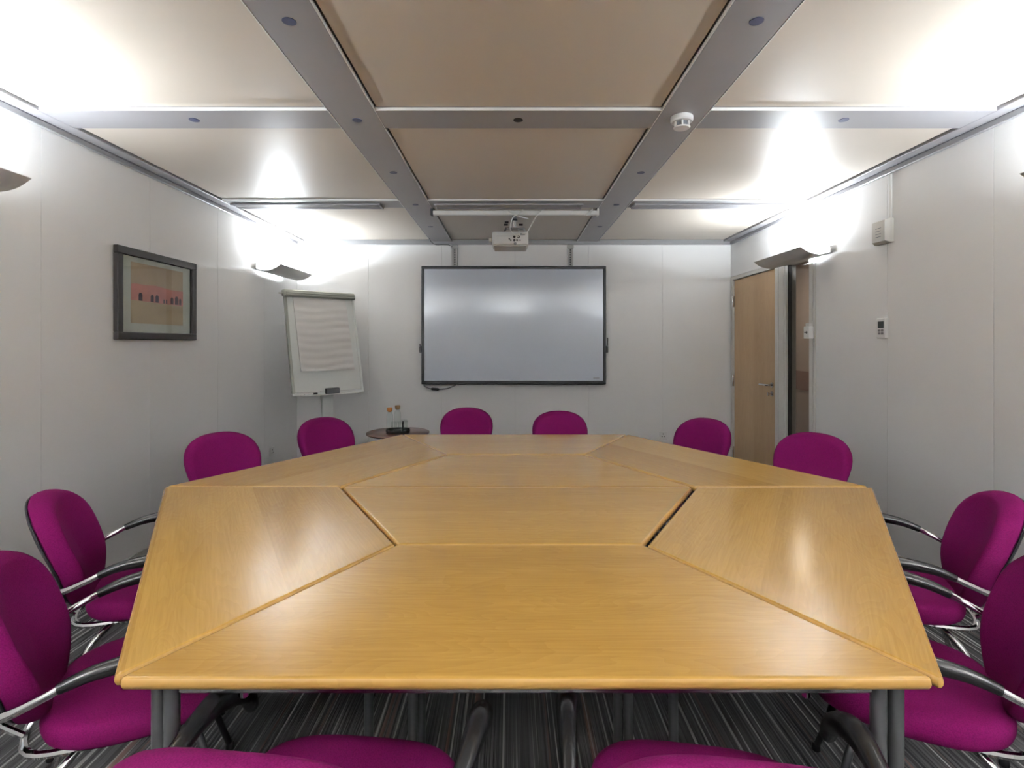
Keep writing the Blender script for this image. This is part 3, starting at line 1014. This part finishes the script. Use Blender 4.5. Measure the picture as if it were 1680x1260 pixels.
for y, w, h in ((ay0 + 0.065, 0.034, 0.050), (ay0 + 0.175, 0.030, 0.046), (ay0 + 0.222, 0.032, 0.048), (ay0 + 0.30, 0.014, 0.026), (ay0 + 0.325, 0.014, 0.028), (ay0 + 0.375, 0.030, 0.046), (ay0 + 0.42, 0.038, 0.056), (ay0 + 0.465, 0.026, 0.044)):
    bm = bmesh.new()
    o2 = [(y, 1.640), (y + w, 1.640), (y + w, 1.640 + h * 0.75), (y + w * 0.75, 1.640 + h), (y + w * 0.25, 1.640 + h), (y, 1.640 + h * 0.75)]
    rings_bm(bm, [[(x, a, b) for a, b in o2] for x in (xa + 0.0101, xa + 0.0105)])
    link('arched_window', bm, 'artdark', pr)
box('glazing', (xa + 0.014, xa + 0.0155), (py0 + fwp, py1 - fwp), (pz0 + fwp, pz1 - fwp), 'pictureglass', pic)

# ------------------------------------------------------------------ flip chart easel
FL = Vector((-1.975, 4.83)); FR = Vector((-1.465, 5.29))
fc = (FL + FR) / 2
fang = math.atan2(FR.y - FL.y, FR.x - FL.x)
ez = root('flipchart_easel', 'white flip chart easel with grey clamp rail in the far left corner', 'flip chart', (fc.x, fc.y, 0), fang, None, True)
FW = (FR - FL).length
LEAN = 0.235
H0, H1 = 0.905, 1.875


def tilt(bm):
    for v in bm.verts:
        k = (v.co.z - H0) / (H1 - H0)
        v.co.y += LEAN * k
    return bm


def tbox(name, x, y, z, m, parent, bev=0.0):
    bm = bmesh.new()
    bbox(bm, x[0], x[1], y[0], y[1], z[0], z[1], bev)
    tilt(bm)
    return link(name, bm, m, parent)


hw = FW / 2
tbox('board_panel', (-hw + 0.02, hw - 0.02), (-0.004, 0.012), (H0 + 0.02, H1 - 0.02), 'flipwhite', ez)
for s in (-1, 1):
    tbox('frame_side', (s * hw - 0.012 - 0.008 * s, s * hw + 0.012 - 0.008 * s), (-0.012, 0.022), (H0 + 0.012, H1 - 0.06), 'flipgrey' if s < 0 else 'flipwhite', ez, 0.004)
tbox('frame_bottom', (-hw - 0.004, hw + 0.004), (-0.012, 0.022), (H0 - 0.01, H0 + 0.016), 'flipwhite', ez, 0.004)
tbox('clamp_rail', (-hw - 0.012, hw + 0.008), (-0.038, 0.030), (H1 - 0.060, H1 + 0.008), 'flipgrey', ez, 0.008)
tbox('clamp_ridge', (-hw + 0.01, hw + 0.006), (-0.045, -0.0385), (H1 - 0.046, H1 - 0.034), 'flipgrey', ez, 0.002)
tbox('clamp_ridge', (-hw + 0.01, hw + 0.006), (-0.045, -0.0385), (H1 - 0.026, H1 - 0.014), 'flipgrey', ez, 0.002)
tbox('pen_tray', (-hw + 0.06, hw - 0.06), (-0.075, -0.0125), (H0 - 0.012, H0 - 0.004), 'offwhite', ez, 0.002)
box_bm = bmesh.new(); bbox(box_bm, -0.052, 0.052, 0.03, 0.062, 0.03, H0 - 0.013, 0.004); link('column', box_bm, 'flipwhite', ez)
box_bm = bmesh.new(); bbox(box_bm, -0.035, 0.035, 0.060, 0.085, 0.60, 1.40, 0.004)
for v in box_bm.verts:
    v.co.y += 0.03 + LEAN * (v.co.z - H0) / (H1 - H0) if v.co.z > H0 else 0.004
link('rear_spine', box_bm, 'flipgrey', ez)
lathe('base_disc', [(0.26, 0.0005), (0.265, 0.008), (0.25, 0.02), (0.06, 0.029)], 0, 0.046, 'flipgrey', ez, 40)
tube('hook', [(-hw - 0.012, LEAN - 0.01, H1 - 0.03), (-hw - 0.05, LEAN - 0.01, H1 - 0.03)], 0.006, 'flipgrey', ez, 8)

pp = root('paper_pad', 'white rippled paper pad hanging on the flip chart', 'paper pad', (fc.x, fc.y, 0), fang, None, True)
bm = bmesh.new()
NX, NZ = 16, 40
pz_t, pz_b = H1 - 0.062, 1.115
front, back = [], []
for j in range(NZ + 1):
    k = j / NZ
    z = pz_t + (pz_b - pz_t) * k
    fr, bk = [], []
    for i in range(NX + 1):
        q = i / NX
        x = -hw + 0.075 + q * (FW - 0.165) + 0.05 * k * 0.3
        yl = LEAN * (z - H0) / (H1 - H0)
        rip = 0.0019 * math.sin(z * 88 + 1.3 * math.sin(q * 5)) * min(1, k * 6) + 0.0010 * math.sin(z * 41 + q * 3)
        fr.append(bm.verts.new((x, yl - 0.016 - 0.004 * k + rip, z)))
        bk.append(bm.verts.new((x, yl - 0.0055, z)))
    front.append(fr); back.append(bk)
for j in range(NZ):
    for i in range(NX):
        bm.faces.new((front[j][i], front[j + 1][i], front[j + 1][i + 1], front[j][i + 1]))
        bm.faces.new((back[j][i], back[j][i + 1], back[j + 1][i + 1], back[j + 1][i]))
for j in range(NZ):
    for i in (0, NX):
        bm.faces.new((front[j][i], back[j][i], back[j + 1][i], front[j + 1][i]))
for i in range(NX):
    for j in (0, NZ):
        bm.faces.new((front[j][i], front[j][i + 1], back[j][i + 1], back[j][i]))
link('sheets', bm, 'paper', pp, True)

er = root('board_eraser', 'black board eraser resting on the flip chart tray', 'eraser', (fc.x, fc.y, 0), fang, None, True)
bm = bmesh.new(); bbox(bm, -0.055, 0.075, -0.060, -0.020, H0 - 0.0035, H0 + 0.050, 0.006); link('eraser_body', bm, 'blackplastic', er)
bm = bmesh.new(); bbox(bm, -0.054, 0.074, -0.066, -0.0605, H0 - 0.002, H0 + 0.048, 0.002); link('felt', bm, 'cablegrey', er)
mk = root('marker_pen', 'dark marker pen at the left end of flip chart tray', 'marker', (fc.x, fc.y, 0), fang, None, True)
tube('barrel', [(-0.255, -0.045, H0 + 0.0055), (-0.175, -0.045, H0 + 0.005)], 0.0085, 'white', mk, 10)
tube('pen_cap', [(-0.174, -0.045, H0 + 0.0055), (-0.135, -0.045, H0 + 0.0055)], 0.0087, 'ink', mk, 10)

# ------------------------------------------------------------------ round side table with tray, bottles and glasses
SX, SY, SZ = -0.985, 4.66, 0.602
st = root('side_table', 'small round dark red-brown side table behind the conference table', 'side table', (SX, SY, 0))
lathe('table_top', [(0.20, SZ - 0.024), (0.258, SZ - 0.020), (0.272, SZ - 0.012), (0.272, SZ - 0.004), (0.266, SZ)], SX, SY, 'mahogany', st, 56)
lathe('pedestal', [(0.032, 0.03), (0.026, 0.12), (0.026, SZ - 0.08), (0.05, SZ - 0.03), (0.06, SZ - 0.0245)], SX, SY, 'frameblack', st, 24)
lathe('base', [(0.19, 0.0005), (0.195, 0.008), (0.17, 0.02), (0.05, 0.0295)], SX, SY, 'frameblack', st, 40)

TX, TY = -0.985, 4.66
tr = root('serving_tray', 'small round black tray on the dark round side table', 'tray', (TX, TY, SZ))
lathe('tray_base', [(0.085, SZ + 0.0006), (0.100, SZ + 0.002), (0.100, SZ + 0.0045), (0.02, SZ + 0.005)], TX, TY, 'tray', tr, 40)
bm = bmesh.new()
lo = []
for r, z in ((0.100, SZ + 0.005), (0.104, SZ + 0.022), (0.107, SZ + 0.022), (0.1035, SZ + 0.0046)):
    lo.append([bm.verts.new((TX + r * math.cos(2 * PI * i / 40), TY + r * math.sin(2 * PI * i / 40), z)) for i in range(40)])
for k in range(4):
    a, b = lo[k], lo[(k + 1) % 4]
    for i in range(40):
        j = (i + 1) % 40
        bm.faces.new((a[i], a[j], b[j], b[i]))
link('tray_rim', bm, 'tray', tr, True)


def open_vessel(name, prof_out, prof_in, cx, cy, m, parent):
    bm = bmesh.new()
    lathe_bm(bm, list(prof_out) + list(reversed(prof_in)), cx, cy, 24)
    return link(name, bm, m, parent, True)


zb = SZ + 0.0055
for x, y, capm, dz, lab in ((TX - 0.066, TY - 0.03, 'cork', 0.0, 'glass water bottle with orange stopper on the tray'), (TX - 0.012, TY + 0.040, 'corkdark', 0.012, 'glass water bottle with brown stopper on the tray')):
    b = root('water_bottle', lab, 'bottle', (x, y, zb), 0, 'stoppered bottles on the tray')
    open_vessel('bottle_body', [(0.020, zb), (0.0285, zb + 0.004), (0.029, zb + 0.130), (0.027, zb + 0.150 + dz), (0.019, zb + 0.162 + dz), (0.0185, zb + 0.180 + dz)],
                [(0.018, zb + 0.004), (0.0262, zb + 0.008), (0.0267, zb + 0.130), (0.0247, zb + 0.149 + dz), (0.0167, zb + 0.160 + dz), (0.0165, zb + 0.180 + dz)], x, y, 'glass', b)
    lathe('stopper', [(0.014, zb + 0.172 + dz), (0.0155, zb + 0.181 + dz), (0.0225, zb + 0.1815 + dz), (0.024, zb + 0.206 + dz), (0.022, zb + 0.210 + dz)], x, y, capm, b, 24)
for x, y, lab in ((TX - 0.022, TY - 0.062, 'small clear tumbler on tray before the orange stoppered bottle'), (TX + 0.036, TY - 0.055, 'small clear tumbler at the front of the tray, right of centre'),
                  (TX + 0.060, TY + 0.004, 'small clear tumbler at the right rim of the tray'), (TX + 0.042, TY + 0.060, 'small clear tumbler at the back of the tray')):
    g = tag(open_vessel('tumbler', [(0.020, zb), (0.0225, zb + 0.003), (0.026, zb + 0.092)], [(0.018, zb + 0.006), (0.0205, zb + 0.009), (0.0242, zb + 0.092)], x, y, 'glass', None), lab, 'glass', 'tumblers on the tray')

# ------------------------------------------------------------------ fittings on the right wall
ks = root('key_switch', 'white key switch box on the door glass frame', 'switch', (XR, 4.20, 1.41))
box('body', (XR - 0.052, XR - 0.0135), (4.150, 4.228), (1.412, 1.510), 'white', ks, 0.005, 2)
box('switch_top', (XR - 0.045, XR - 0.0135), (4.165, 4.215), (1.5105, 1.535), 'offwhite', ks, 0.004)
box('key_mark', (XR - 0.0530, XR - 0.0521), (4.178, 4.215), (1.457, 1.465), 'ink', ks)
lathe('key_hole', [(0.011, XR - 0.0532), (0.011, XR - 0.0521)], 4.182, 1.461, 'ink', ks, 16, 'X')

sn = root('wall_sounder', 'white square alarm sounder high on the right wall', 'alarm sounder', (XR, 3.37, 2.0))
bm = bmesh.new()
y0, y1, z0, z1 = 3.300, 3.440, 2.005, 2.155
rings_bm(bm, [[(XR - 0.0005, y0, z0), (XR - 0.0005, y1, z0), (XR - 0.0005, y1, z1), (XR - 0.0005, y0, z1)],
              [(XR - 0.025, y0, z0), (XR - 0.025, y1, z0), (XR - 0.025, y1, z1), (XR - 0.025, y0, z1)],
              [(XR - 0.050, y0 + 0.012, z0 + 0.012), (XR - 0.050, y1 - 0.012, z0 + 0.012), (XR - 0.050, y1 - 0.012, z1 - 0.012), (XR - 0.050, y0 + 0.012, z1 - 0.012)]])
link('sounder_body', bm, 'offwhite', sn)
for k in range(4):
    box('sound_slot', (XR - 0.0512, XR - 0.0502), (3.345, 3.395), (2.045 + 0.018 * k, 2.049 + 0.018 * k), 'greyink', sn)
tag(box('cable_conduit', (XR - 0.013, XR - 0.0005), (3.312, 3.327), (2.156, ZC - 0.036), 'offwhite', None, 0.003), 'thin pale conduit running up from the wall sounder', 'conduit')

th = root('thermostat', 'white wall thermostat with dark display on the right wall', 'thermostat', (XR, 3.385, 1.40))
box('body', (XR - 0.024, XR - 0.0005), (3.345, 3.430), (1.408, 1.535), 'white', th, 0.006, 2)
box('display', (XR - 0.0252, XR - 0.0242), (3.358, 3.412), (1.472, 1.515), 'lcd', th)
for r in range(2):
    for c in range(2):
        box('button', (XR - 0.0265, XR - 0.0242), (3.360 + 0.028 * c, 3.382 + 0.028 * c), (1.432 + 0.019 * r, 1.446 + 0.019 * r), 'button', th, 0.002)

# sockets
for nm, axis, c, z, lab in (('wall_socket', 'y', 1.640, 0.34, 'white wall socket low on the back wall beside the right chairs'), ('wall_socket', 'x', 5.14, 0.29, 'white wall socket low on the left wall behind the chairs')):
    if axis == 'y':
        s = root(nm, lab, 'socket', (c, YB, z))
        box('face_plate', (c - 0.043, c + 0.043), (YB - 0.011, YB - 0.0005), (z, z + 0.086), 'white', s, 0.003)
        for dx, dz in ((0, 0.06), (-0.012, 0.032), (0.012, 0.032)):
            box('pin_hole', (c + dx - 0.004, c + dx + 0.004), (YB - 0.0118, YB - 0.0111), (z + dz - 0.005, z + dz + 0.005), 'hole', s)
    else:
        s = root(nm, lab, 'socket', (XL, c, z))
        box('face_plate', (XL + 0.0005, XL + 0.011), (c - 0.043, c + 0.043), (z, z + 0.086), 'white', s, 0.003)
        for dx, dz in ((0, 0.06), (-0.012, 0.032), (0.012, 0.032)):
            box('pin_hole', (XL + 0.0111, XL + 0.0118), (c + dx - 0.004, c + dx + 0.004), (z + dz - 0.005, z + dz + 0.005), 'hole', s)
